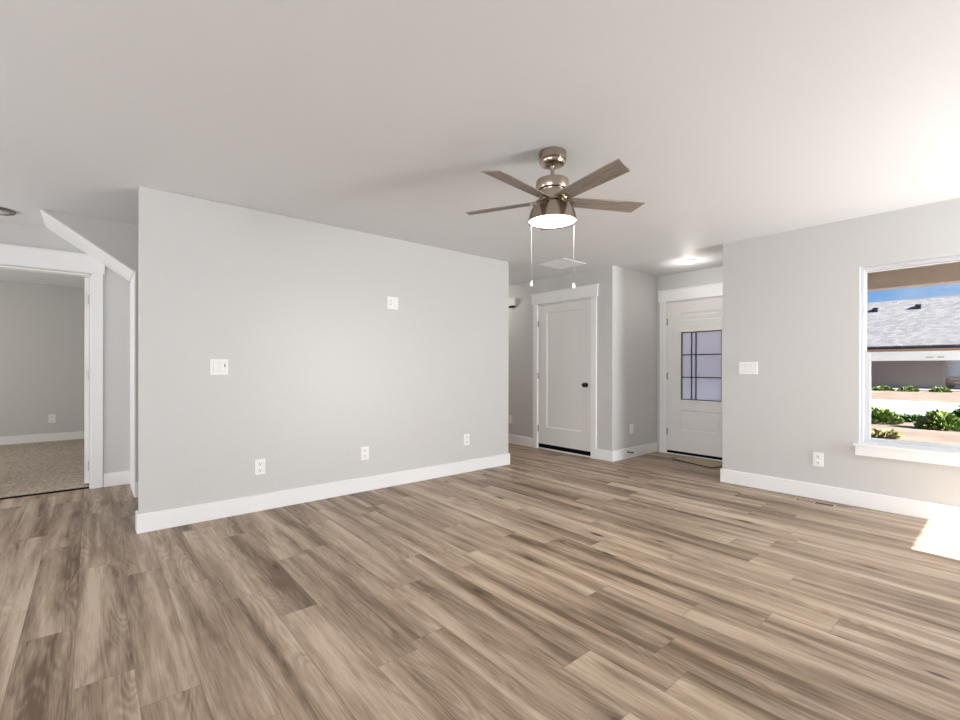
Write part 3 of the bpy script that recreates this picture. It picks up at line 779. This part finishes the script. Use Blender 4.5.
# ------------------------------------------------------------------ outdoors, seen through the window and the front door glass
GZ = -0.40
gm = MB(); gm.box(5.09, 110, -60, 70, GZ - 0.3, GZ)
struct('ground', gm, 'dirt', 'bare pinkish dirt ground outside the window', 'ground')
struct('driveway', MB().box(20.8, 29.6, -50, 60, GZ, GZ + 0.02), 'concrete_white', 'bright white concrete driveway strip across the dirt', 'driveway')
struct('walkway', MB().box(44.5, 46.7, -10, 6.4, GZ, GZ + 0.06), 'concrete_white', 'pale concrete walk at the foot of the neighbouring house', 'walkway')
pc = MB(); pc.box(XB + 0.15, 7.5, YK, YB - T, 2.52, 2.62).box(XD + 0.15, 7.5, YB - T, 2.25, 2.52, 2.62).box(7.30, 7.5, YK, 3.0, 2.135, 2.52)
struct('porch_roof', pc, 'porch_taupe', 'taupe porch ceiling and beam across the top of the window', 'porch')
struct('porch_floor', MB().box(XB + 0.15, 7.5, YK, YB - T, GZ, -0.14).box(XD + 0.15, 7.5, YB - T, 8, GZ, -0.14), 'concrete_white', 'pale concrete porch floor outside the front door', 'porch')
pp = thing('porch_post', (7.25, 2.88, -0.14), 0, 'white porch post behind the glass of the front door', 'post')
MB().box(-0.075, 0.075, -0.075, 0.075, 0.0, 2.275, 0.004, 1).build('shaft', 'post_white', pp)
MB().box(-0.10, 0.10, -0.10, 0.10, 0, 0.14, 0.006, 1).build('base', 'post_white', pp)

XH = 46.76
nh = thing('neighbor_house', (XH, 3.67, GZ), 0, 'grey sided house with a pale shingle roof across the driveway', 'house')
sd = MB()                                             # lap siding, local coordinates: x away from us, y to the left
nlap = 17; hgt = 3.02
for i in range(nlap):
    z0, z1 = hgt * i / nlap, hgt * (i + 1) / nlap
    sd.prism([(-0.045, z0), (0.0, z0), (0.0, z1), (-0.01, z1)], 'y', 0.0, 22)
sd.box(0.0, 9, 0.0, 22, 0, hgt)
sd.build('siding_wall', 'siding_gray', nh)
MB().box(-0.06, 0.02, -0.08, 0.08, 0, hgt).build('corner_board', 'siding_gray', nh)
MB().box(0.45, 9, -20, 0, 0.92, hgt).build('front_wall', 'siding_light', nh)
MB().box(0.35, 9, -20, 0, 0, 0.92).build('stone_base', 'stone', nh)
MB().box(-0.07, 0.0, -0.08, 22, 2.55, hgt).box(-0.07, 0.45, -20, -0.08, 2.55, hgt).build('frieze', 'frieze_tan', nh)
MB().box(-0.62, -0.52, -20, 22, 3.02, 3.24).box(-0.52, 0.5, -20, 22, 3.02, 3.06).build('fascia', 'fascia_navy', nh)
rf = MB(); e0, e1 = (-0.66, 3.24), (5.0, 7.27)
bmr = rf.bm; uvl = bmr.loops.layers.uv.new('UVMap')
rf.prism([e0, e1, (10.6, 3.24), (10.6, 3.16), (5.0, 7.13), (-0.62, 3.16)], 'y', -20, 22)
for f in bmr.faces:
    for l in f.loops: l[uvl].uv = (l.vert.co.y, math.hypot(l.vert.co.x, l.vert.co.z))
roof = rf.build('roof', 'shingles', nh)
sl = (e1[1] - e0[1]) / (e1[0] - e0[0])
for (yy, zz) in ((8.05 - 3.67, 6.40), (5.42 - 3.67, 6.42), (8.20 - 3.67, 4.55)):
    x = e0[0] + (zz - e0[1]) / sl
    MB().box(x - 0.20, x + 0.20, yy - (0.19 if zz > 5 else 0.10), yy + (0.19 if zz > 5 else 0.10), zz - 0.12, zz + (0.26 if zz > 5 else 0.14), 0.03, 1).build('roof_vent', 'vent_black', roof)

def weed(loc, r, h, n, mat, label, seed):
    rr = random.Random(seed)
    mb = MB(); b_ = mb.bm
    for i in range(n):
        a_, q_ = rr.uniform(0, 2 * PI), math.sqrt(rr.random())
        c = Vector((math.cos(a_) * q_ * r, math.sin(a_) * q_ * r * 1.2, h * (1 - q_ ** 2) * rr.uniform(0.25, 1.0)))
        d = Vector((math.cos(a_) + rr.uniform(-.7, .7), math.sin(a_) + rr.uniform(-.7, .7), rr.uniform(0.2, 1.4))).normalized()
        sd_ = d.cross(Vector((rr.uniform(-1, 1), rr.uniform(-1, 1), rr.uniform(-1, 1)))).normalized()
        L_ = rr.uniform(0.09, 0.22); w_ = L_ * 0.28
        up_ = d.cross(sd_) * 0.02
        v = [b_.verts.new(p) for p in (c, c + d * L_ * .5 + sd_ * w_ + up_, c + d * L_, c + d * L_ * .5 - sd_ * w_ + up_)]
        b_.faces.new((v[0], v[1], v[2])); b_.faces.new((v[0], v[2], v[3]))
    for i in range(14):                                     # stems from the root
        a_ = rr.uniform(0, 2 * PI); e_ = r * rr.uniform(0.2, 0.8)
        mb.rod((0, 0, 0), (math.cos(a_) * e_, math.sin(a_) * e_, h * 0.5), 0.008, 5)
    o = mb.build('weed_clump', mat); o.location = loc
    return tag(o, label, 'weeds', 'weed clumps outside the window')
weed((17.2, 2.75, GZ), 0.42, 0.40, 800, 'weed_green', 'leafy green weed clump outside at the left edge of the window', 1)
weed((18.3, 2.10, GZ), 0.20, 0.16, 200, 'weed_dark', 'low dark weed clump trailing right of the leftmost clump', 2)
weed((16.6, 1.36, GZ), 0.30, 0.42, 600, 'weed_green', 'bright green weed clump in the middle of the dirt outside the window', 3)
weed((18.9, 0.88, GZ), 0.40, 0.50, 700, 'weed_dark', 'dark green weed clump outside at the right edge of the window', 4)
weed((13.7, 2.08, GZ), 0.20, 0.07, 220, 'weed_dry', 'dry yellowish weed clump nearest the window', 5)
labs = ('green weeds at the foot of the grey siding, leftmost of the row', 'green weeds at the foot of the grey siding, second from the left', 'green weeds at the foot of the grey siding, third from the left', 'green weeds by the concrete walk, nearest the house corner')
for i, (x, y, r_) in enumerate(((42.6, 7.6, 0.42), (42.2, 6.3, 0.45), (42.0, 5.0, 0.40), (42.4, 3.5, 0.38))):
    weed((x, y, GZ), r_, 0.26, 500, 'weed_green', labs[i], 20 + i)
